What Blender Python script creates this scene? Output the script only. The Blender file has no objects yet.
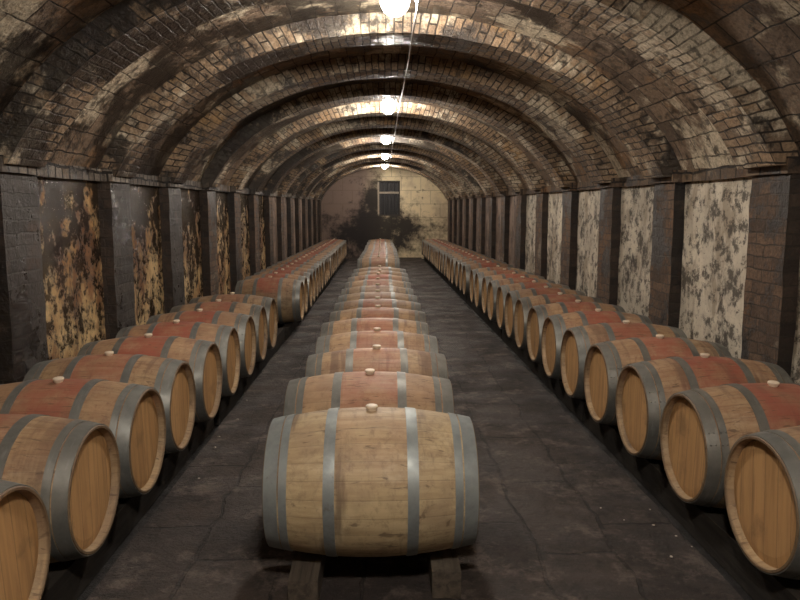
import bpy, bmesh, math, random
from mathutils import Vector, Matrix, noise
random.seed(11)
PI = math.pi
R = random.uniform
C = bpy.context.scene.collection

# ---------------------------------------------------------------- helpers
def link(name, bm, mat=None, parent=None, smooth=False, loc=(0, 0, 0)):
    me = bpy.data.meshes.new(name)
    bm.normal_update()
    if smooth:
        for e in bm.edges:
            if len(e.link_faces) == 2 and e.calc_face_angle(0) > .6: e.smooth = False
    bm.to_mesh(me); bm.free()
    if mat is not None: me.materials.append(mat)
    if smooth:
        for p in me.polygons: p.use_smooth = True
    o = bpy.data.objects.new(name, me)
    C.objects.link(o)
    o.location = loc
    if parent is not None: o.parent = parent
    return o

def tag(o, label, cat, group=None, kind=None):
    o['label'] = label; o['category'] = cat
    if group: o['group'] = group
    if kind: o['kind'] = kind
    return o

def empty(name, loc, rz=0.0):
    o = bpy.data.objects.new(name, None)
    C.objects.link(o); o.location = loc; o.rotation_euler = (0, 0, rz)
    o.empty_display_size = 0.2
    return o

def uvlayer(bm):
    return bm.loops.layers.uv.get('UVMap') or bm.loops.layers.uv.new('UVMap')

def box_uv(bm, faces=None):
    uv = uvlayer(bm)
    bm.normal_update()
    for f in (faces or bm.faces):
        n = f.normal
        ax = max(range(3), key=lambda i: abs(n[i]))
        for l in f.loops:
            c = l.vert.co
            l[uv].uv = (c.y, c.z) if ax == 0 else ((c.x, c.z) if ax == 1 else (c.x, c.y))

def grid_box(bm, x0, x1, y0, y1, z0, z1, nx=1, ny=1, nz=1, amp=0.0, freq=4.0):
    """closed box whose faces are subdivided, with a little hand-laid unevenness"""
    vs = {}
    def V(i, j, k):
        if (i, j, k) not in vs:
            p = Vector((x0 + (x1 - x0) * i / nx, y0 + (y1 - y0) * j / ny, z0 + (z1 - z0) * k / nz))
            if amp: p += noise.noise_vector(p * freq) * amp
            vs[(i, j, k)] = bm.verts.new(p)
        return vs[(i, j, k)]
    fs = []
    def q(a, b, c, d): fs.append(bm.faces.new((a, b, c, d)))
    for i in range(nx):
        for j in range(ny):
            q(V(i, j, 0), V(i, j + 1, 0), V(i + 1, j + 1, 0), V(i + 1, j, 0))
            q(V(i, j, nz), V(i + 1, j, nz), V(i + 1, j + 1, nz), V(i, j + 1, nz))
    for i in range(nx):
        for k in range(nz):
            q(V(i, 0, k), V(i + 1, 0, k), V(i + 1, 0, k + 1), V(i, 0, k + 1))
            q(V(i, ny, k), V(i, ny, k + 1), V(i + 1, ny, k + 1), V(i + 1, ny, k))
    for j in range(ny):
        for k in range(nz):
            q(V(0, j, k), V(0, j, k + 1), V(0, j + 1, k + 1), V(0, j + 1, k))
            q(V(nx, j, k), V(nx, j + 1, k), V(nx, j + 1, k + 1), V(nx, j, k + 1))
    return fs

def lathe_x(bm, prof, seg=64, closed=False, u0=0.0):
    """revolve (x, r) pairs about the X axis; uv = (turn fraction, x)"""
    uv = uvlayer(bm)
    rings = []
    for (x, r) in prof:
        if r < 1e-6:
            v = bm.verts.new((x, 0, 0)); rings.append([v] * seg)
        else:
            rings.append([bm.verts.new((x, r * math.sin(2 * PI * s / seg), r * math.cos(2 * PI * s / seg))) for s in range(seg)])
    n = len(prof)
    for i in range(n if closed else n - 1):
        a, b = rings[i], rings[(i + 1) % n]
        xa, xb = prof[i][0], prof[(i + 1) % n][0]
        for s in range(seg):
            t = (s + 1) % seg
            vs = [a[s], a[t], b[t], b[s]]
            us = [(s / seg, xa), ((s + 1) / seg, xa), ((s + 1) / seg, xb), (s / seg, xb)]
            vv, uu = [], []
            for v, w in zip(vs, us):
                if v not in vv: vv.append(v); uu.append(w)
            if len(vv) < 3: continue
            f = bm.faces.new(vv)
            for l, w in zip(f.loops, uu): l[uv].uv = w
    bmesh.ops.recalc_face_normals(bm, faces=bm.faces)

def lathe_z(bm, prof, seg=32, c=(0, 0, 0)):
    rings = []
    for (r, z) in prof:
        if r < 1e-6:
            v = bm.verts.new((c[0], c[1], c[2] + z)); rings.append([v] * seg)
        else:
            rings.append([bm.verts.new((c[0] + r * math.cos(2 * PI * s / seg), c[1] + r * math.sin(2 * PI * s / seg), c[2] + z)) for s in range(seg)])
    for a, b in zip(rings, rings[1:]):
        for s in range(seg):
            t = (s + 1) % seg
            vv = []
            for v in (a[s], a[t], b[t], b[s]):
                if v not in vv: vv.append(v)
            if len(vv) >= 3: bm.faces.new(vv)
    bmesh.ops.recalc_face_normals(bm, faces=bm.faces)

def tube(bm, pts, r, seg=8):
    rings = []
    for i, p in enumerate(pts):
        p = Vector(p)
        a = Vector(pts[max(0, i - 1)]); b = Vector(pts[min(len(pts) - 1, i + 1)])
        d = (b - a).normalized()
        u = d.cross(Vector((0, 0, 1)))
        if u.length < 1e-3: u = d.cross(Vector((1, 0, 0)))
        u.normalize(); w = d.cross(u)
        rings.append([bm.verts.new(p + (u * math.cos(2 * PI * s / seg) + w * math.sin(2 * PI * s / seg)) * r) for s in range(seg)])
    for a, b in zip(rings, rings[1:]):
        for s in range(seg):
            bm.faces.new((a[s], a[(s + 1) % seg], b[(s + 1) % seg], b[s]))
    bm.faces.new(rings[0]); bm.faces.new(rings[-1])
    bmesh.ops.recalc_face_normals(bm, faces=bm.faces)

# ---------------------------------------------------------------- node material helper
class NT:
    def __init__(self, name):
        self.m = bpy.data.materials.new(name); self.m.use_nodes = True
        self.t = self.m.node_tree; self.n = self.t.nodes; self.l = self.t.links
        self.n.clear()
        self.out = self.n.new('ShaderNodeOutputMaterial')
        self.b = self.n.new('ShaderNodeBsdfPrincipled')
        self.l.new(self.b.outputs[0], self.out.inputs[0])
    def put(self, sock, v):
        if v is None: return
        if isinstance(v, bpy.types.NodeSocket): self.l.new(v, sock)
        else:
            if isinstance(v, tuple) and len(v) == 3 and sock.type == 'RGBA': v = (*v, 1)
            sock.default_value = v
    def math(self, op, a, b=None, c=None, clamp=False):
        n = self.n.new('ShaderNodeMath'); n.operation = op; n.use_clamp = clamp
        self.put(n.inputs[0], a); self.put(n.inputs[1], b)
        if c is not None: self.put(n.inputs[2], c)
        return n.outputs[0]
    def mix(self, f, a, b, mode='MIX'):
        n = self.n.new('ShaderNodeMix'); n.data_type = 'RGBA'; n.blend_type = mode; n.clamp_factor = True
        self.put(n.inputs[0], f); self.put(n.inputs[6], a); self.put(n.inputs[7], b)
        return n.outputs[2]
    def noise(self, vec, scale, detail=4, rough=.55, dist=0.0, w=None):
        n = self.n.new('ShaderNodeTexNoise')
        if w is not None: n.noise_dimensions = '4D'; self.put(n.inputs['W'], w)
        self.put(n.inputs['Vector'], vec); n.inputs['Scale'].default_value = scale
        n.inputs['Detail'].default_value = detail; n.inputs['Roughness'].default_value = rough
        n.inputs['Distortion'].default_value = dist
        return n.outputs[0]
    def step(self, v, a, b, lo=0.0, hi=1.0):
        n = self.n.new('ShaderNodeMapRange'); n.interpolation_type = 'SMOOTHSTEP'
        self.put(n.inputs['Value'], v)
        n.inputs['From Min'].default_value = a; n.inputs['From Max'].default_value = b
        n.inputs['To Min'].default_value = lo; n.inputs['To Max'].default_value = hi
        return n.outputs[0]
    def uv(self): return self.n.new('ShaderNodeTexCoord').outputs['UV']
    def objc(self): return self.n.new('ShaderNodeTexCoord').outputs['Object']
    def pos(self): return self.n.new('ShaderNodeNewGeometry').outputs['Position']
    def sep(self, v):
        n = self.n.new('ShaderNodeSeparateXYZ'); self.put(n.inputs[0], v); return n.outputs
    def comb(self, x, y, z=0.0):
        n = self.n.new('ShaderNodeCombineXYZ'); self.put(n.inputs[0], x); self.put(n.inputs[1], y); self.put(n.inputs[2], z)
        return n.outputs[0]
    def vmul(self, v, s):
        n = self.n.new('ShaderNodeVectorMath'); n.operation = 'MULTIPLY'; self.put(n.inputs[0], v); n.inputs[1].default_value = s
        return n.outputs[0]
    def vadd(self, v, s):
        n = self.n.new('ShaderNodeVectorMath'); n.operation = 'ADD'; self.put(n.inputs[0], v); self.put(n.inputs[1], s)
        return n.outputs[0]
    def brick(self, vec, w, h, c1, c2, mortar, ms=.012, off=.5, bias=0.0):
        n = self.n.new('ShaderNodeTexBrick'); n.offset = off
        self.put(n.inputs['Vector'], vec); self.put(n.inputs['Color1'], c1); self.put(n.inputs['Color2'], c2); self.put(n.inputs['Mortar'], mortar)
        n.inputs['Scale'].default_value = 1.0; n.inputs['Mortar Size'].default_value = ms
        n.inputs['Mortar Smooth'].default_value = .3; n.inputs['Bias'].default_value = bias
        n.inputs['Brick Width'].default_value = w; n.inputs['Row Height'].default_value = h
        return n.outputs
    def bump(self, h, strength=.5, dist=.02, nrm=None):
        n = self.n.new('ShaderNodeBump'); n.inputs['Strength'].default_value = strength; n.inputs['Distance'].default_value = dist
        self.put(n.inputs['Height'], h)
        if nrm is not None: self.put(n.inputs['Normal'], nrm)
        return n.outputs[0]
    def done(self, col, rough, nrm=None, metal=0.0, spec=.5):
        self.put(self.b.inputs['Base Color'], col); self.put(self.b.inputs['Roughness'], rough)
        if nrm is not None: self.put(self.b.inputs['Normal'], nrm)
        self.put(self.b.inputs['Metallic'], metal); self.put(self.b.inputs['Specular IOR Level'], spec)
        return self.m

def brick_material(name, c1, c2, mortar, w, h, ms, pale, pale_amt, ochre, ochre_amt, mould, mould_amt,
                   wet=.35, dry=.85, bump=.7, side_bias=0.0, seed=0.0, spec=.5):
    k = NT(name)
    p = k.vadd(k.pos(), (seed, seed * .37, seed * .71))
    u = k.uv()
    wob = k.noise(p, 6, 3)
    uw = k.vadd(u, k.vmul(k.comb(wob, k.noise(p, 5.1, 2), 0.0), (.045, .045, 0)))
    br = k.brick(uw, w, h, c1, c2, mortar, ms)
    col = br['Color']
    # tone differences brick by brick
    br2 = k.brick(uw, w, h, (0, 0, 0), (1, 1, 1), (.35, .35, .35), ms, bias=.0)
    n_och = k.noise(p, 1.5, 5, .6)
    f = k.step(k.math('ADD', n_och, k.math('MULTIPLY', br2['Color'], .13)), .66 - ochre_amt, .78 - ochre_amt)
    col = k.mix(k.math('MULTIPLY', f, .8), col, ochre)
    n_pal = k.noise(k.vadd(p, (7.3, 1.1, 4.2)), 1.15, 8, .68)
    f = k.step(k.math('ADD', n_pal, k.math('MULTIPLY', br2['Color'], .09)), .66 - pale_amt, .76 - pale_amt)
    col = k.mix(k.math('MULTIPLY', f, .85), col, pale)
    # mould, in clouds and speckles
    n_m = k.noise(k.vadd(p, (-3.1, 9.4, 2.2)), .85, 10, .72)
    if side_bias:
        n_m = k.math('ADD', n_m, k.math('MULTIPLY', k.sep(k.pos())[0], side_bias))
    fm = k.step(n_m, .61 - mould_amt, .67 - mould_amt)
    n_m2 = k.noise(p, 9, 8, .7)
    fm2 = k.step(n_m2, .52, .62, 0, .8)
    fm = k.math('MAXIMUM', fm, fm2)
    col = k.mix(k.math('MULTIPLY', fm, .9), col, mould)
    col = k.mix(k.math('MULTIPLY', br['Fac'], k.step(k.noise(p, 3.3, 6, .7), .38, .62, .12, .85)), col, mortar)
    grain = k.noise(p, 45, 4, .7)
    col = k.mix(k.step(grain, .3, .75, .0, .55), col, (.02, .015, .012))
    rough = k.step(fm, 0, 1, dry, wet)
    hgt = k.math('ADD', k.math('MULTIPLY', br['Fac'], -1.0), k.math('ADD', k.math('MULTIPLY', grain, .5), k.math('MULTIPLY', k.noise(p, 14, 5), .8)))
    return k.done(col, rough, k.bump(hgt, bump, .02), 0, spec)

M = {}
M['vault'] = brick_material('vault_brick', (.30, .215, .145), (.12, .085, .060), (.035, .027, .020), .30, .19, .006,
                            (.78, .68, .50), .12, (.38, .22, .11), .05, (.010, .008, .007), .108, .4, .85, 1.0, -.028, 3.0)
M['rib'] = brick_material('rib_brick', (.42, .295, .18), (.19, .135, .09), (.045, .035, .026), .17, .070, .007,
                          (.76, .66, .49), .11, (.44, .27, .12), .05, (.010, .008, .007), .098, .33, .8, 1.0, -.028, 8.0)
M['pilaster_dark'] = brick_material('blackened_brick', (.058, .048, .042), (.022, .019, .017), (.055, .050, .044), .22, .085, .007,
                                    (.16, .14, .12), .03, (.10, .055, .03), .04, (.007, .006, .006), .10, .24, .55, 1.0, 0, 5.0)
M['pilaster_brown'] = brick_material('brown_brick', (.19, .12, .075), (.09, .06, .042), (.075, .056, .043), .22, .085, .006,
                                     (.34, .28, .21), .04, (.26, .14, .07), .05, (.010, .009, .008), .10, .5, .85, 1.0, 0, 6.0)
M['pilaster_near'] = brick_material('near_side_brick', (.075, .052, .038), (.022, .017, .014), (.045, .036, .028), .22, .085, .006,
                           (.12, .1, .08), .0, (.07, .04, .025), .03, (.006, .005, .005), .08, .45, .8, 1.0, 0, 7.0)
M['ledge_left'] = brick_material('damp_ledge_brick', (.26, .225, .185), (.08, .065, .05), (.012, .01, .009), .115, .30, .012,
                                 (.4, .36, .3), .06, (.16, .1, .05), .02, (.012, .01, .009), .07, .3, .75, .8, 0, 1.0)
M['ledge_right'] = brick_material('ledge_brick', (.20, .135, .08), (.09, .06, .042), (.02, .016, .013), .24, .30, .010,
                                  (.35, .28, .2), .02, (.28, .15, .07), .05, (.012, .01, .009), .07, .5, .8, .8, 0, 2.0)

def plaster_material(name, base, alt, stain, mould, cover, zdark, speck, wet, seed):
    k = NT(name)
    p = k.vadd(k.pos(), (seed, seed * 1.7, seed * .3))
    z = k.sep(k.pos())[2]
    col = k.mix(k.step(k.noise(p, 1.8, 6, .65), .38, .62), base, alt)
    col = k.mix(k.step(k.noise(k.vmul(p, (1, 1, .45)), 3.2, 7, .7, .4), .46, .60, 0, .85), col, stain)
    streak = k.noise(k.vmul(p, (1.2, 1.2, .9)), 3.0, 10, .74, .2)
    big = k.math('ADD', streak, k.math('MULTIPLY', k.math('SUBTRACT', z, 1.05), zdark))
    fm = k.step(big, .59 - cover, .69 - cover)
    fine = k.step(k.noise(p, 7.5, 10, .78), .60 - speck, .67 - speck, 0, .92)
    fm = k.math('MAXIMUM', fm, fine)
    col = k.mix(k.math('MULTIPLY', fm, .95), col, mould)
    dots = k.step(k.noise(p, 38, 5, .7), .6, .7, 0, .8)
    col = k.mix(dots, col, mould)
    h = k.math('ADD', k.math('MULTIPLY', fm, -.5), k.math('ADD', k.noise(p, 22, 6, .7), k.math('MULTIPLY', k.noise(p, 4, 4), 1.2)))
    return k.done(col, k.step(fm, 0, 1, .8, wet), k.bump(h, .6, .014))

M['plaster_gold'] = plaster_material('golden_mouldy_plaster', (.66, .48, .24), (.36, .20, .075), (.17, .065, .025), (.012, .010, .009), .115, .12, .12, .2, 2.0)
M['plaster_white'] = plaster_material('white_mouldy_plaster', (.74, .68, .55), (.56, .51, .41), (.36, .30, .22), (.055, .045, .036), .065, -.03, .095, .75, 4.0)
M['plaster_drab'] = plaster_material('drab_plaster', (.30, .22, .17), (.19, .135, .10), (.12, .08, .055), (.02, .016, .015), .07, .0, .04, .6, 9.0)

def back_wall_material():
    k = NT('back_wall_plaster')
    p = k.pos(); s = k.sep(p); x, z = s[0], s[2]
    col = k.mix(k.step(k.noise(p, 1.3, 6, .6), .4, .6), (.78, .66, .43), (.56, .46, .31))
    col = k.mix(k.step(x, .2, -.9), col, (.22, .16, .13))
    # black growth spreading from under the shutter to both sides
    d = k.math('ADD', k.math('MULTIPLY', k.math('ABSOLUTE', k.math('ADD', x, .22)), .22), k.math('MULTIPLY', k.math('ABSOLUTE', k.math('SUBTRACT', z, 1.1)), .30))
    n = k.math('SUBTRACT', k.noise(p, 1.5, 10, .72), k.math('MULTIPLY', d, .52))
    fm = k.step(n, .12, .36)
    fine = k.step(k.noise(p, 3.5, 9, .78), .56, .66, 0, .85)
    br = k.brick(k.uv(), .8, .55, (0, 0, 0), (0, 0, 0), (1, 1, 1), .012)
    fm = k.math('MAXIMUM', fm, fine)
    col = k.mix(k.math('MULTIPLY', br['Fac'], .5), col, (.12, .09, .06))
    col = k.mix(k.math('MULTIPLY', fm, .96), col, (.016, .014, .014))
    return k.done(col, .85, k.bump(k.noise(p, 18, 6, .7), .5, .015))
M['back_wall'] = back_wall_material()

def floor_material():
    k = NT('cellar_paving')
    p = k.pos()
    wob = k.vmul(k.comb(k.noise(p, 2.2, 4), k.noise(k.vadd(p, (5, 2, 0)), 2.2, 4), 0.0), (.17, .17, 0))
    pv = k.vadd(p, wob)
    # irregular flags running along the cellar
    rot = k.comb(k.sep(pv)[1], k.sep(pv)[0], 0.0)
    br = k.brick(rot, .92, .43, (.060, .045, .037), (.036, .027, .023), (.012, .009, .008), .011, .37)
    col = br['Color']
    col = k.mix(k.step(k.noise(p, 1.6, 9, .75), .40, .60, 0, .85), col, (.020, .015, .014))
    col = k.mix(k.step(k.noise(k.vadd(p, (3, 8, 1)), 3.1, 10, .78), .50, .64, 0, .8), col, (.150, .118, .098))
    col = k.mix(k.step(k.noise(p, 8, 10, .8), .50, .64, 0, .8), col, (.014, .011, .010))
    col = k.mix(k.step(k.noise(k.vadd(p, (9, 4, 0)), 20, 8, .8), .56, .66, 0, .5), col, (.11, .09, .08))
    chips = k.step(k.noise(p, 60, 2, .5), .74, .78, 0, .7)
    col = k.mix(chips, col, (.2, .18, .16))
    n = k.noise(p, 7, 9, .72)
    h = k.math('ADD', k.math('MULTIPLY', br['Fac'], -.8), k.math('MULTIPLY', n, 1.1))
    h = k.math('ADD', h, k.math('MULTIPLY', k.noise(p, 50, 5, .7), .35))
    rough = k.step(k.noise(p, 1.7, 5), .35, .65, .55, .85)
    return k.done(col, rough, k.bump(h, 1.0, .03))
M['floor'] = floor_material()

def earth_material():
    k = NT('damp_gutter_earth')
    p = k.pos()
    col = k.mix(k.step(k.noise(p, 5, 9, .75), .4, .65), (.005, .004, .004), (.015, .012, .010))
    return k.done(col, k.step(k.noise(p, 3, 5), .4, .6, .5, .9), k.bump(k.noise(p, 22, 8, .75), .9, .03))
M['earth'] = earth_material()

def stave_material():
    k = NT('barrel_oak_staves')
    u = k.uv(); s = k.sep(u); o = k.objc(); so = k.sep(o)
    oi = k.n.new('ShaderNodeObjectInfo'); rnd = oi.outputs['Random']; oc = k.n.new('ShaderNodeSeparateColor')
    k.l.new(oi.outputs['Color'], oc.inputs[0])
    stain, tone, grime = oc.outputs[0], oc.outputs[1], oc.outputs[2]
    W = k.math('MULTIPLY', rnd, 37.0)
    nst = 26.0
    us = k.math('MULTIPLY', s[0], nst)
    idx = k.math('FLOOR', us); fr = k.math('FRACT', us)
    wn = k.n.new('ShaderNodeTexWhiteNoise'); wn.noise_dimensions = '2D'
    k.l.new(k.comb(idx, W, 0.0), wn.inputs['Vector'])
    edge = k.math('MINIMUM', fr, k.math('SUBTRACT', 1.0, fr))
    seam = k.step(edge, .012, .05, 1, 0)
    grain = k.noise(k.vmul(o, (2.2, 34, 34)), 1.0, 7, .65, .3, W)
    blotch = k.noise(o, 4.2, 6, .6, 0, W)
    col = k.mix(k.step(wn.outputs[0], 0, 1), (.50, .365, .205), (.45, .32, .175))
    col = k.mix(k.step(grain, .38, .7, 0, .7), col, (.27, .165, .08))
    col = k.mix(k.step(blotch, .46, .66, 0, .7), col, (.30, .205, .125))
    col = k.mix(k.step(k.noise(k.vmul(o, (1.5, 1, 1)), 16, 9, .78, .4, k.math('ADD', W, 9.0)), .47, .66, 0, .7), col, (.20, .13, .075))
    col = k.mix(k.step(k.noise(k.vmul(o, (3, 7, 7)), 1.0, 6, .7, 0, k.math('ADD', W, 13.0)), .54, .68, 0, .5), col, (.62, .50, .33))
    # dark weathered bands running round the barrel between the hoops
    band = k.noise(k.vmul(o, (9, 1.1, 1.1)), 1.0, 4, .6, 0, k.math('ADD', W, 5.0))
    col = k.mix(k.math('MULTIPLY', k.step(band, .52, .64), k.math('ADD', .35, k.math('MULTIPLY', grime, .5))), col, (.13, .085, .055))
    # spilt wine round the bung, between the two bilge hoops
    ax = k.math('ABSOLUTE', so[0])
    inside = k.step(k.math('ADD', ax, k.math('MULTIPLY', k.noise(o, 9, 4, .6, 0, W), .10)), .19, .27, 1, .28)
    top = k.step(k.math('ADD', so[2], k.math('MULTIPLY', k.math('SUBTRACT', k.noise(o, 5, 5, .6, 0, W), .5), .35)), .02, .26)
    fs = k.math('MULTIPLY', k.math('MULTIPLY', inside, top), stain, None, True)
    fs = k.math('MULTIPLY', fs, k.step(k.noise(o, 6, 7, .7, 0, k.math('ADD', W, 2.0)), .34, .60, .45, 1))
    col = k.mix(fs, col, (.36, .095, .060))
    # scratches and handling marks
    sc = k.noise(k.vmul(o, (7, 60, 16)), 1.0, 3, .5, 1.2, W)
    col = k.mix(k.step(sc, .60, .68, 0, .7), col, (.12, .07, .04))
    col = k.mix(k.math('MULTIPLY', seam, .22), col, (.12, .075, .045))
    # grimy chimes
    col = k.mix(k.step(k.math('ADD', ax, k.math('MULTIPLY', k.noise(o, 14, 4, .6, 0, W), .012)), .462, .474, 0, .72), col, (.12, .075, .04))
    hs = k.n.new('ShaderNodeHueSaturation'); k.l.new(col, hs.inputs['Color']); k.l.new(k.math('ADD', .45, tone), hs.inputs['Value'])
    k.l.new(k.step(tone, .60, .66, .98, .90), hs.inputs['Saturation']); k.l.new(k.step(tone, .60, .66, .5, .512), hs.inputs['Hue'])
    h = k.math('ADD', k.math('MULTIPLY', seam, -.35), k.math('MULTIPLY', grain, .35))
    return k.done(hs.outputs[0], k.step(grain, .3, .7, .5, .68), k.bump(h, .45, .004))
M['stave'] = stave_material()

def head_material():
    k = NT('barrel_head_oak')
    o = k.objc(); so = k.sep(o)
    oi = k.n.new('ShaderNodeObjectInfo'); W = k.math('MULTIPLY', oi.outputs['Random'], 53.0)
    y = k.math('MULTIPLY', so[1], 10.5)
    idx = k.math('FLOOR', y); fr = k.math('FRACT', y)
    wn = k.n.new('ShaderNodeTexWhiteNoise'); wn.noise_dimensions = '2D'
    k.l.new(k.comb(idx, W, 0.0), wn.inputs['Vector'])
    edge = k.math('MINIMUM', fr, k.math('SUBTRACT', 1.0, fr)); seam = k.step(edge, .01, .045, 1, 0)
    grain = k.noise(k.vmul(o, (20, 30, 2.4)), 1.0, 7, .62, .4, W)
    col = k.mix(wn.outputs[0], (.60, .355, .155), (.50, .29, .12))
    col = k.mix(k.step(grain, .4, .7, 0, .75), col, (.33, .18, .075))
    col = k.mix(k.step(k.noise(o, 5, 6, .65, 0, W), .54, .7, 0, .6), col, (.22, .13, .06))
    col = k.mix(k.math('MULTIPLY', seam, .4), col, (.12, .065, .03))
    return k.done(col, .6, k.bump(k.math('ADD', k.math('MULTIPLY', seam, -1.0), k.math('MULTIPLY', grain, .3)), .4, .004))
M['head'] = head_material()

def steel_material():
    k = NT('galvanised_hoop')
    o = k.objc()
    oi = k.n.new('ShaderNodeObjectInfo'); W = k.math('MULTIPLY', oi.outputs['Random'], 19.0)
    n1 = k.noise(o, 7, 6, .6, 0, W); n2 = k.noise(k.vmul(o, (40, 8, 8)), 1.0, 4, .6, 0, W)
    oc = k.n.new('ShaderNodeSeparateColor'); k.l.new(oi.outputs['Color'], oc.inputs[0])
    col = k.mix(k.step(n1, .35, .7), (.235, .228, .20), (.15, .145, .128))
    col = k.mix(oc.outputs[0], col, k.mix(k.step(n1, .35, .7), (.36, .40, .40), (.24, .265, .265)))
    col = k.mix(k.step(n2, .55, .75, 0, .5), col, (.36, .37, .35))
    col = k.mix(k.step(k.noise(o, 16, 6, .7, 0, W), .60, .74, 0, .55), col, (.15, .115, .085))
    return k.done(col, k.step(n1, .3, .7, .42, .62), k.bump(n2, .25, .002), .55)
M['steel'] = steel_material()

def plain(name, c, rough=.6, metal=0, var=.25, scale=20):
    k = NT(name)
    n = k.noise(k.objc(), scale, 5, .6)
    col = k.mix(k.step(n, .3, .7), c, tuple(v * (1 - var) for v in c))
    return k.done(col, rough, k.bump(n, .2, .003), metal)
M['bung'] = plain('silicone_bung', (.82, .70, .54), .5, 0, .2)
M['iron'] = plain('painted_iron', (.10, .10, .105), .45, .6)
M['cable'] = plain('grey_cable_sheath', (.55, .52, .5), .5, 0)
M['frame'] = plain('weathered_window_frame', (.42, .36, .28), .75, 0, .35)
M['frame_dark'] = plain('dark_window_frame', (.05, .042, .036), .75, 0, .35)
M['shutter'] = plain('dark_shutter_board', (.010, .009, .010), .6, 0, .4)
M['chip'] = plain('pale_chip', (.55, .50, .43), .8, 0, .2)

def timber_material(name, q):
    k = NT(name)
    o = k.objc()
    oi = k.n.new('ShaderNodeObjectInfo'); W = k.math('MULTIPLY', oi.outputs['Random'], 11.0)
    g = k.noise(k.vmul(o, (30, 1.6, 30)), 1.0, 8, .65, .5, W)
    col = k.mix(k.step(g, .35, .68), (.105*q, .085*q, .062*q), (.038*q, .029*q, .022*q))
    col = k.mix(k.step(k.noise(o, 4, 8, .7, 0, W), .5, .66, 0, .8), col, (.16*q, .135*q, .10*q))
    return k.done(col, .78, k.bump(g, .7, .006))
M['timber'] = timber_material('old_damp_timber', .85)
M['timber_black'] = timber_material('blackened_wet_timber', .28)

def emit_material(name, e):
    k = NT(name)
    k.put(k.b.inputs['Base Color'], (.9, .9, .88)); k.put(k.b.inputs['Roughness'], .3)
    k.put(k.b.inputs['Emission Color'], (1.0, .90, .80)); k.b.inputs['Emission Strength'].default_value = e
    return k.m
M['lamp'] = emit_material('lit_opal_glass', 270)
M['lamp_bright'] = emit_material('brighter_opal_glass', 480)

# ---------------------------------------------------------------- the vaulted cellar
Y0, Y1 = -3.6, 28.2              # ends of the tunnel
CX = .10                          # its centre line
SL = .0155                         # the vault climbs gently towards the far end
def zs(y): return SL * (y - 5.0)
LEDGE = 1.985                      # underside of the brick ledge at y = 5
PX_L, PX_R = -2.37, 2.615          # pilaster faces
WX_L, WX_R = -2.475, 2.715          # plaster faces
GAP, PW = 1.70, .46
PIL = [-2.46, -.76, .94, 2.64, 4.35, 6.08, 7.72] + [9.42 + GAP * i for i in range(11)]
PIL = [y for y in PIL if y > Y0 and y + PW < Y1]

def profile(a, b, n, zlow=LEDGE + .05, apex_c=1.45):
    """points of the segmental arch above the ledge, left to right, with arc length"""
    t0 = math.asin((zlow - apex_c) / b)
    pts = []
    for i in range(n + 1):
        t = PI - t0 - (PI - 2 * t0) * i / n
        pts.append((CX + a * math.cos(t), apex_c + b * math.sin(t)))
    L = [0]
    for p, q in zip(pts, pts[1:]): L.append(L[-1] + math.dist(p, q))
    return pts, L

def arch_shell(a, b, thick, ya, yb, ny, n=72, amp=.012):
    bm = bmesh.new(); uv = uvlayer(bm)
    pin, L = profile(a, b, n)
    pout, _ = profile(a + thick, b + thick, n)
    ins, outs = [], []
    for j in range(ny + 1):
        y = ya + (yb - ya) * j / ny
        ri, ro = [], []
        for i in range(n + 1):
            x, z = pin[i]
            d = Vector((x - CX, 0, z - 1.0)).normalized()
            q = Vector((x, y, z + zs(y)))
            q += d * noise.noise(q * 2.3) * amp + d * noise.noise(q * 11) * amp * .35
            ri.append(bm.verts.new(q))
            x, z = pout[i]; ro.append(bm.verts.new((x, y, z + zs(y))))
        ins.append(ri); outs.append(ro)
    def quad(vs, us):
        f = bm.faces.new(vs)
        for l, w in zip(f.loops, us): l[uv].uv = w
    for j in range(ny):
        ya_ = ya + (yb - ya) * j / ny; yb_ = ya + (yb - ya) * (j + 1) / ny
        for i in range(n):
            quad((ins[j][i], ins[j + 1][i], ins[j + 1][i + 1], ins[j][i + 1]), ((ya_, L[i]), (yb_, L[i]), (yb_, L[i + 1]), (ya_, L[i + 1])))
            quad((outs[j][i], outs[j][i + 1], outs[j + 1][i + 1], outs[j + 1][i]), ((ya_, L[i]), (ya_, L[i + 1]), (yb_, L[i + 1]), (yb_, L[i])))
        for i in (0, n):
            quad((ins[j][i], outs[j][i], outs[j + 1][i], ins[j + 1][i]), ((0, ya_), (thick, ya_), (thick, yb_), (0, yb_)))
    for j in (0, ny):
        for i in range(n):
            quad((ins[j][i], ins[j][i + 1], outs[j][i + 1], outs[j][i]), ((.06, L[i]), (.06, L[i + 1]), (.06 + thick, L[i + 1]), (.06 + thick, L[i])))
    bmesh.ops.recalc_face_normals(bm, faces=bm.faces)
    return bm

ceiling = link('ceiling', arch_shell(2.55 + .17, 1.8 + .17, .25, Y0, Y1, 150), M['vault'], smooth=True)
ceiling['kind'] = 'structure'
for y in PIL:
    r = link('rib', arch_shell(2.55, 1.8, .22, y + random.uniform(-.01, .01), y + PW + random.uniform(-.01, .01), 8, amp=.008), M['rib'], ceiling)

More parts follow.
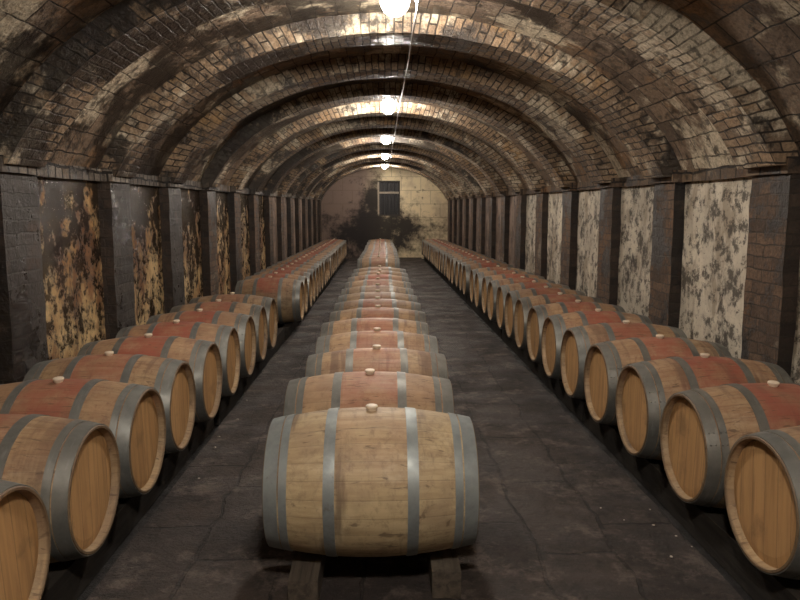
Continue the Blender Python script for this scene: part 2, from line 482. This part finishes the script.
def ledge_mesh(side):
    bm = bmesh.new()
    wx = WX_L if side < 0 else WX_R
    px = PX_L if side < 0 else PX_R
    segs = []
    y = Y0
    for p in PIL:
        segs.append((y, p - .02, wx - side * .045)); segs.append((p - .02, p + PW + .02, px - side * .03)); y = p + PW + .02
    segs.append((y, Y1, wx - side * .045))
    for ya, yb, x in segs:
        xa, xb = (wx + side * .10, x)
        xa, xb = min(xa, xb), max(xa, xb)
        ny = max(2, int((yb - ya) / .12))
        fs = grid_box(bm, xa, xb, ya, yb, LEDGE, LEDGE + .105, 1, ny, 1, .006, 6)
    for v in bm.verts: v.co.z += zs(v.co.y)
    box_uv(bm)
    return bm
for side, m, n in ((-1, 'ledge_left', 'trim_1'), (1, 'ledge_right', 'trim_2')):
    o = link(n, ledge_mesh(side), M[m]); o['kind'] = 'structure'

def build_wall(name, side, wx, px, pm):
    bm = bmesh.new()
    x0, x1 = (wx - .30, wx - .02) if side < 0 else (wx + .02, wx + .30)
    grid_box(bm, x0, x1, Y0, Y1, -.05, LEDGE + .02, 1, 24, 1)
    for v in bm.verts:
        if v.co.z > 1: v.co.z += zs(v.co.y)
    box_uv(bm)
    w = link(name, bm, M[pm]); w['kind'] = 'structure'
    for y in PIL:
        bm = bmesh.new()
        a, b = (wx - .05, px) if side < 0 else (px, wx + .05)
        grid_box(bm, a, b, y, y + PW, -.05, LEDGE, 2, 6, 26, .009, 5)
        for v in bm.verts:
            if v.co.z > 1: v.co.z += zs(v.co.y) * (v.co.z - 1)/(LEDGE-1)
        box_uv(bm)
        o = link('pilaster', bm, M[pm if y < 8.5 else 'pilaster_brown'], w)
        o.data.materials.append(M['pilaster_near'])
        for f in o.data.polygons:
            if f.normal.y < -.7: f.material_index = 1  # pilaster sides turned to the near end get a darker brick
    edges = [Y0] + [v for y in PIL for v in (y, y + PW)] + [Y1]
    for i in range(0, len(edges), 2):
        ya, yb = edges[i], edges[i + 1]
        if yb - ya < .1: continue
        bm = bmesh.new()
        a, b = (wx - .03, wx) if side < 0 else (wx, wx + .03)
        grid_box(bm, a, b, ya, yb, -.05, LEDGE, 1, 16, 26, .008, 3)
        for v in bm.verts:
            if v.co.z > 1: v.co.z += zs(v.co.y) * (v.co.z - 1)/(LEDGE-1)
        box_uv(bm)
        if side < 0: m = 'plaster_gold' if ya < 14 else 'plaster_drab'
        else: m = 'plaster_white' if ya < 12.5 else 'plaster_drab'
        pl = link('plaster_panel', bm, M[m], w)
        pl['label'] = {'plaster_gold': 'golden plaster panel with black mould', 'plaster_white': 'whitewashed panel with dark mould', 'plaster_drab': 'drab brown plaster panel'}[m]
    return w
build_wall('wall_left', -1, WX_L, PX_L, 'pilaster_dark')
build_wall('wall_right', 1, WX_R, PX_R, 'pilaster_brown')

# far end wall, with the shuttered opening left free
WX0, WX1, WZ0, WZ1 = -.17, .75, 1.72, 3.14
bm = bmesh.new()
for (a, b, c, d) in ((-2.8, WX0, -.05, 4.1), (WX1, 3.0, -.05, 4.1), (WX0, WX1, -.05, WZ0), (WX0, WX1, WZ1, 4.1)):
    grid_box(bm, a, b, Y1, Y1 + .35, c, d, 4, 1, 6)
box_uv(bm)
wb = link('wall_back', bm, M['back_wall']); wb['kind'] = 'structure'
bm = bmesh.new(); grid_box(bm, -2.8, 3.0, Y0 - .3, Y0, -.05, 3.6, 4, 1, 4); box_uv(bm)
wf = link('wall_front', bm, M['plaster_drab']); wf['kind'] = 'structure'

win = empty('window_1', ((WX0 + WX1) / 2, Y1 + .12, WZ0)); win['kind'] = 'structure'
hw, hh = (WX1 - WX0) / 2, WZ1 - WZ0
bm = bmesh.new()
grid_box(bm, hw - .05, hw, -.10, .0, 0, hh)
grid_box(bm, -hw, hw, -.10, .0, hh - .06, hh); grid_box(bm, -hw, hw, -.10, .0, 0, .05)
link('window_frame', bm, M['frame_dark'], win)
bm = bmesh.new(); grid_box(bm, -hw, -hw + .07, -.10, .0, 0, hh); link('window_jamb', bm, M['frame'], win)
bm = bmesh.new(); grid_box(bm, -hw + .07, hw - .05, -.06, -.02, hh - .52, hh - .44)
link('transom', bm, M['frame'], win)
bm = bmesh.new()
for i in range(5):
    a = -hw + .07 + i * (2 * hw - .12) / 5
    grid_box(bm, a + .003, a + (2 * hw - .12) / 5 - .003, -.01, .03, .05, hh - .06)
link('shutter_boards', bm, M['shutter'], win)
bm = bmesh.new()
for i in range(6):
    x = -hw + .13 + i * (2 * hw - .22) / 5
    tube(bm, [(x, -.045, .05), (x, -.045, hh - .06)], .011, 8)
link('iron_bars', bm, M['iron'], win)

# floor: raised paving between two earth gutters
GL, GR = -1.33, 1.62
bm = bmesh.new()
fs = grid_box(bm, GL, GR, Y0, Y1, -.25, 0, 30, 200, 1)
for v in bm.verts:
    if v.co.z > -.1:
        v.co.z = noise.noise(v.co * 1.4) * .004 - .004
        if abs(v.co.x - GL) < .01 or abs(v.co.x - GR) < .01: v.co.x += noise.noise(Vector((0, v.co.y * 1.7, 3))) * .03
box_uv(bm)
fl = link('floor', bm, M['floor']); fl['kind'] = 'structure'
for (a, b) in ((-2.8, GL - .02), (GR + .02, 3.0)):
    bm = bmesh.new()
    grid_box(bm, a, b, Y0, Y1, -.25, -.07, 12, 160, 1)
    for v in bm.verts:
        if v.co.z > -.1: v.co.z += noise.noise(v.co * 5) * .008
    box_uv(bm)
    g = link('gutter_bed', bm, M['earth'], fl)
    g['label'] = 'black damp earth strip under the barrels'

# ---------------------------------------------------------------- the barrel
BL, RB, RE = .47, .342, .287       # half length, bilge radius, end radius
def rad(x): return RB - (RB - RE) * (abs(x) / BL) ** 2.0

def make_barrel():
    root = empty('wine_barrel', (0, 0, 0))
    bm = bmesh.new()
    n = 28
    prof = [(-BL + .045, .245), (-BL + .045, RE - .020), (-BL, RE - .013), (-BL, RE - .003)]
    prof += [(-BL + .004 + (2 * BL - .008) * i / n, rad(-BL + .004 + (2 * BL - .008) * i / n)) for i in range(n + 1)]
    prof += [(BL, RE - .003), (BL, RE - .013), (BL - .045, RE - .020), (BL - .045, .245)]
    lathe_x(bm, prof, 78)
    body = link('stave_body', bm, M['stave'], root, True)
    for s in (-1, 1):
        bm = bmesh.new()
        x1, x2 = s * (BL - .032), s * (BL - .060)
        lathe_x(bm, [(x1, 0), (x1, .225), (s * (BL - .036), .252), (s * (BL - .040), RE - .019), (x2, RE - .019), (x2, 0)], 64)
        link('barrel_head', bm, M['head'], root)
        for (a, b) in ((.004, .064), (.071, .106), (.264, .313)):
            xa, xb = BL - a, BL - b
            pr = []
            m = 4
            for i in range(m + 1):
                x = xa + (xb - xa) * i / m; pr.append((s * x, rad(x) + .0045))
            for i in range(m, -1, -1):
                x = xa + (xb - xa) * i / m; pr.append((s * x, rad(x) - .002))
            bm = bmesh.new(); lathe_x(bm, pr, 78, True)
            # overlap of the hoop ends with two rivets, on the upper flank
            xc = (xa + xb) / 2
            for dt in (-.05, .05):
                for k in (-1, 1):
                    t = 1.05 + dt * 2; r = rad(xc) + .0045
                    cx, cy, cz = s * xc + k * .012 * (abs(dt) > 0), r * math.sin(t), r * math.cos(t)
                    bmesh.ops.create_icosphere(bm, subdivisions=1, radius=.006, matrix=Matrix.Translation((cx, cy, cz)))
            h = link('hoop', bm, M['steel'], root, True)
    bm = bmesh.new()
    lathe_z(bm, [(0, -.02), (.020, -.02), (.022, .003), (.028, .010), (.029, .019), (.026, .023), (.012, .025), (0, .025)], 24, (0, 0, RB))
    link('bung', bm, M['bung'], root, True)
    return root

def copy_tree(o, parent=None):
    c = o.copy(); C.objects.link(c)
    if parent is not None: c.parent = parent
    for ch in list(o.children): copy_tree(ch, c)
    return c

AXZ = .46                          # height of every barrel's axis
ORD = ['', 'first', 'second', 'third', 'fourth', 'fifth', 'sixth', 'seventh', 'eighth', 'ninth', 'tenth', 'eleventh', 'twelfth',
       'thirteenth', 'fourteenth', 'fifteenth', 'sixteenth', 'seventeenth', 'eighteenth', 'nineteenth', 'twentieth', 'twenty-first',
       'twenty-second', 'twenty-third', 'twenty-fourth', 'twenty-fifth', 'twenty-sixth']
proto = make_barrel()
used = [False]
def place(x, y, label, group, stain, tone, grime, yaw=None, roll=None, bung=True, hoop=None):
    hoop = R(0, .35) if hoop is None else hoop
    o = proto if not used[0] else copy_tree(proto)
    used[0] = True
    yaw = random.uniform(-.014, .014) if yaw is None else yaw
    roll = random.uniform(-.09, .09) if roll is None else roll
    o.location = (x, y, AXZ)
    o.rotation_euler = (roll, 0, yaw + (PI if random.random() < .5 and label[:5] != 'front' else 0))
    for ch in o.children:
        if ch.name.startswith('stave_body'): ch.color = (stain, tone, grime, 1)
        if ch.name.startswith('hoop'): ch.color = (hoop, 0, 0, 1)
    if not bung:
        for ch in list(o.children):
            if ch.name.startswith('bung'): bpy.data.objects.remove(ch)
    tag(o, label, 'barrel', group)
    return o

# middle row
mid = [3.10, 3.86, 4.58, 5.29, 5.99, 6.69, 7.40, 8.10, 8.86, 9.72, 10.56, 11.33, 12.18]
for i, y in enumerate(mid):
    if i == 0:
        place(-.05, y, 'front barrel of the middle row, pale tan oak, seen side-on in the foreground', 'barrels in the middle row',
              .22, .66, .9, 0, .0, hoop=1.0)
    else:
        place(-.05 + ((-.022, .012)[i - 1] if i < 3 else R(-.015, .015)), y, 'oak wine barrel in the middle row, %s back from its front end' % ORD[i + 1], 'barrels in the middle row',
              (.55, .5, .55, .6, .55, .6, .4, .3, .7, .85, .4, .4)[i - 1], max(.38, .58 - .018 * i) + R(-.03, .03), R(.2, .9), bung=(i != 4))
y, i = 15.25, 1
while y < 27.5:
    place(-.06 + R(-.02, .02), y, 'small distant oak barrel in the middle row, %s beyond the gap' % ORD[i], 'barrels in the middle row beyond the gap',
          R(.5, .9), R(.32, .46), R(.2, .9))
    y += .705; i += 1
# left row, heads to the aisle
lx = lambda y: -1.318 + .012 * (y - 3)
for i in range(9):
    y = (2.31, 3.03, 3.72, 4.41, 5.10, 5.80, 6.50, 7.19, 7.89)[i]
    lab = 'oak wine barrel in the left row, %s from the camera, golden head facing the aisle' % ORD[i + 1]
    if i == 0: lab = 'oak barrel cut off by the bottom left corner, only its head and end hoops showing'
    if i == 8: lab = 'last oak barrel of the near left group, beside the gap in the row'
    place(lx(y) - BL + R(-.012, .012), y, lab, 'barrels in the near left row', (.7, .6, .8, .65, .9, .95, .9, .7, .45)[i], R(.44, .54), R(.1, .7))
y, i = 10.05, 1
while y < 27.5:
    x = -1.19 - .012 * (y - 10) - BL
    lab = 'dull pinkish oak barrel with a shiny end hoop, first of the far left group' if i == 1 else 'oak barrel in the far left group, %s beyond the gap in the row' % ORD[i]
    place(x + R(-.012, .012), y, lab, 'barrels in the far left row', R(.75, 1), R(.32, .42), R(.2, .9))
    y += .705; i += 1
# right row
ys = [2.80, 3.52] + [4.235 + .712 * k for k in range(12)]
for i, y in enumerate(ys, 1):
    lab = 'oak wine barrel in the right row, %s from the camera, golden head facing the aisle' % ORD[i]
    if i == 1: lab = 'nearest oak barrel of the right row, cut off by the right edge of the photo'
    place(1.60 + {1: .035, 2: .02}.get(i, R(-.012, .012)) + BL, y, lab, 'barrels in the near right row', (.7, .85, .95, .8, .75)[i - 1] if i < 6 else R(.6, .95), R(.44, .54), R(.2, .8))
y = ys[-1] + .71 + .45; i = 1
while y < 27.5:
    place(1.60 + BL + R(-.015, .015), y, 'oak barrel in the far right group, %s beyond the small break in the row' % ORD[i], 'barrels in the far right row',
          R(.75, 1), R(.32, .42), R(.2, .9))
    y += .705; i += 1

# timber rails the barrels lie on
RT = AXZ - rad(.215) - .004
def rail(x, ya, yb, zb, label, group, w=.10):
    mt = M['timber'] if zb == 0.0 else M['timber_black']
    bm = bmesh.new()
    L = yb - ya
    grid_box(bm, -w / 2, w / 2, 0, L, 0, RT - zb - .002, 1, max(2, int(L / .3)), 1, .0015, 5)
    bmesh.ops.bevel(bm, geom=[e for e in bm.edges if e.is_boundary or e.calc_face_angle(0) > 1.2], offset=.005, segments=2, affect='EDGES')
    o = link('timber_rail', bm, mt, None, False, (x, ya, zb))
    return tag(o, label, 'timber rail', group)
rail(-.05 - .30, 2.80, 6.4, 0.0, 'old timber rail under the front middle barrel, left one of the pair', 'rails under the front of the middle row', .13)
rail(-.05 + .335, 2.86, 6.5, 0.0, 'old timber rail under the front middle barrel, right one, its cut end showing', 'rails under the front of the middle row', .13)
for dx, nm in ((-.285, 'left'), (.31, 'right')):
    for (a, b) in ((6.7, 9.6), (9.65, 12.7), (14.9, 19.0), (19.05, 23.2), (23.25, 27.7)):
        rail(-.05 + dx, a, b, 0.0, 'dark timber rail hidden under the middle row further back, %s-hand line' % nm, 'rails under the middle row, %s line' % nm)
for side, xs in (('left', (-1.31 - BL - .30, -1.31 - BL + .30)), ('right', (1.60 + BL - .30, 1.60 + BL + .30))):
    for j, x in enumerate(xs):
        near_aisle = (side == 'left') == (j == 1)
        nm = 'aisle side' if near_aisle else 'wall side'
        for (a, b) in ((1.7, 5.6), (5.65, 9.6), (9.65, 13.7), (13.75, 18.0), (18.05, 22.6), (22.65, 27.7)):
            sh = 0.0 if side == 'right' else {1.7: .01, 5.65: .04, 9.65: .10, 13.75: .05, 18.05: 0.0, 22.65: -.06}[a]
            rail(x + sh, a, b, -.062, 'dark timber rail in line under the %s row, %s' % (side, nm), 'rails under the %s row, %s' % (side, nm))

# pale chips lying along the edge of the paving
def chip(x, y, z, s, label, group):
    bm = bmesh.new()
    bmesh.ops.create_icosphere(bm, subdivisions=2, radius=s)
    for v in bm.verts:
        v.co += noise.noise_vector(v.co * 90 + Vector((x, y, 0)) * 5) * s * .5
        v.co.z *= .45
    o = link('pale_chip', bm, M['chip'], None, False, (x, y, z + s * .35))
    o.rotation_euler.z = R(0, 6)
    tag(o, label, 'chip', group)
for (x, y) in ((1.50, 3.55), (1.57, 3.42), (1.60, 3.30), (1.36, 3.62), (1.28, 3.78), (1.45, 3.20), (1.56, 3.75)):
    chip(x, y, 0, R(.004, .008), 'tiny pale chip on the paving edge near the nearest right barrels', 'pale chips by the right row')
for (x, y) in ((-1.24, 4.9), (-1.27, 5.15), (-1.22, 5.6), (-1.26, 6.2), (-1.20, 4.3)):
    chip(x, y, 0, R(.006, .010), 'tiny pale chip on the paving edge along the left barrels', 'pale chips by the left row')

# ---------------------------------------------------------------- lamps and their cable
def make_lamp(y, h):
    # hangs from the cable that runs along the crown
    zt = 1.45 + 1.97 + zs(y) + .01
    root = empty('ceiling_lamp', (.10, y, h))
    bm = bmesh.new(); bmesh.ops.create_uvsphere(bm, u_segments=20, v_segments=12, radius=.108)
    for v in bm.verts: v.co.z *= 1.05
    link('lamp_globe', bm, M['lamp_bright'] if y < 3 else M['lamp'], root, True)
    bm = bmesh.new(); lathe_z(bm, [(0, .09), (.045, .09), (.05, .10), (.05, .13), (.022, .15), (0, .15)], 24)
    link('lamp_holder', bm, M['iron'], root, True)
    bm = bmesh.new(); tube(bm, [(0, 0, .14), (0, 0, zt - h)], .011, 10)
    link('stem', bm, M['iron'], root, True)
    bm = bmesh.new(); tube(bm, [(0.01, 0, .16), (.08, .02, .19), (.165, .03, 3.222 + zs(y) - h - .005)], .006, 8)
    link('feed_wire', bm, M['cable'], root, True)
    return root
LAMPS = [.25, 5.14, 10.46, 15.56, 20.66, 25.76]
nm = {5.14: 'nearest lit globe lamp, half cut off by the top edge of the photo', 10.46: 'large bright globe lamp hanging in mid air, the highest whole one in view',
      15.56: 'upper lamp of the glowing cluster of far lamps', 20.66: 'second lamp down in the glowing cluster of far lamps',
      25.76: 'lowest and furthest lit lamp, in front of the shuttered opening'}
for y in LAMPS:
    h = 1.712 + 1.535 + zs(y)
    o = make_lamp(y, h)
    tag(o, nm.get(y, 'lit globe lamp high overhead, nearest of all and out of the frame above'), 'lamp', 'lamps along the crown of the vault')
bm = bmesh.new()
pts = []
for i in range(120):
    y = Y0 + (Y1 - Y0) * i / 119
    sag = .018 * math.sin(PI * ((y - 4.2) % GAP) / GAP)
    pts.append((.265 + .004 * math.sin(y), y, 3.222 + zs(y) - .012 - sag))
tube(bm, pts, .009, 8)
tag(link('ceiling_cable', bm, M['cable'], None, True), 'thin pale electric cable running the length of the vault just right of the lamps', 'cable')

# ---------------------------------------------------------------- world, camera, view
w = bpy.data.worlds.new('world'); bpy.context.scene.world = w; w.use_nodes = True
w.node_tree.nodes['Background'].inputs[0].default_value = (.01, .01, .012, 1)
cam = bpy.data.cameras.new('camera'); co = bpy.data.objects.new('camera', cam); C.objects.link(co)
cam.sensor_width = 36; cam.lens = 680 / 800 * 36; cam.clip_end = 100; cam.clip_start = .05
co.location = (0, 0, 1.702)
co.rotation_euler = (math.radians(90 - 7.03), 0, math.radians(-1.52))
sc = bpy.context.scene
sc.camera = co
sc.view_settings.view_transform = 'Standard'; sc.view_settings.look = 'None'
sc.view_settings.gamma = 1; sc.view_settings.use_curve_mapping = False
sc.view_settings.exposure = 0.25
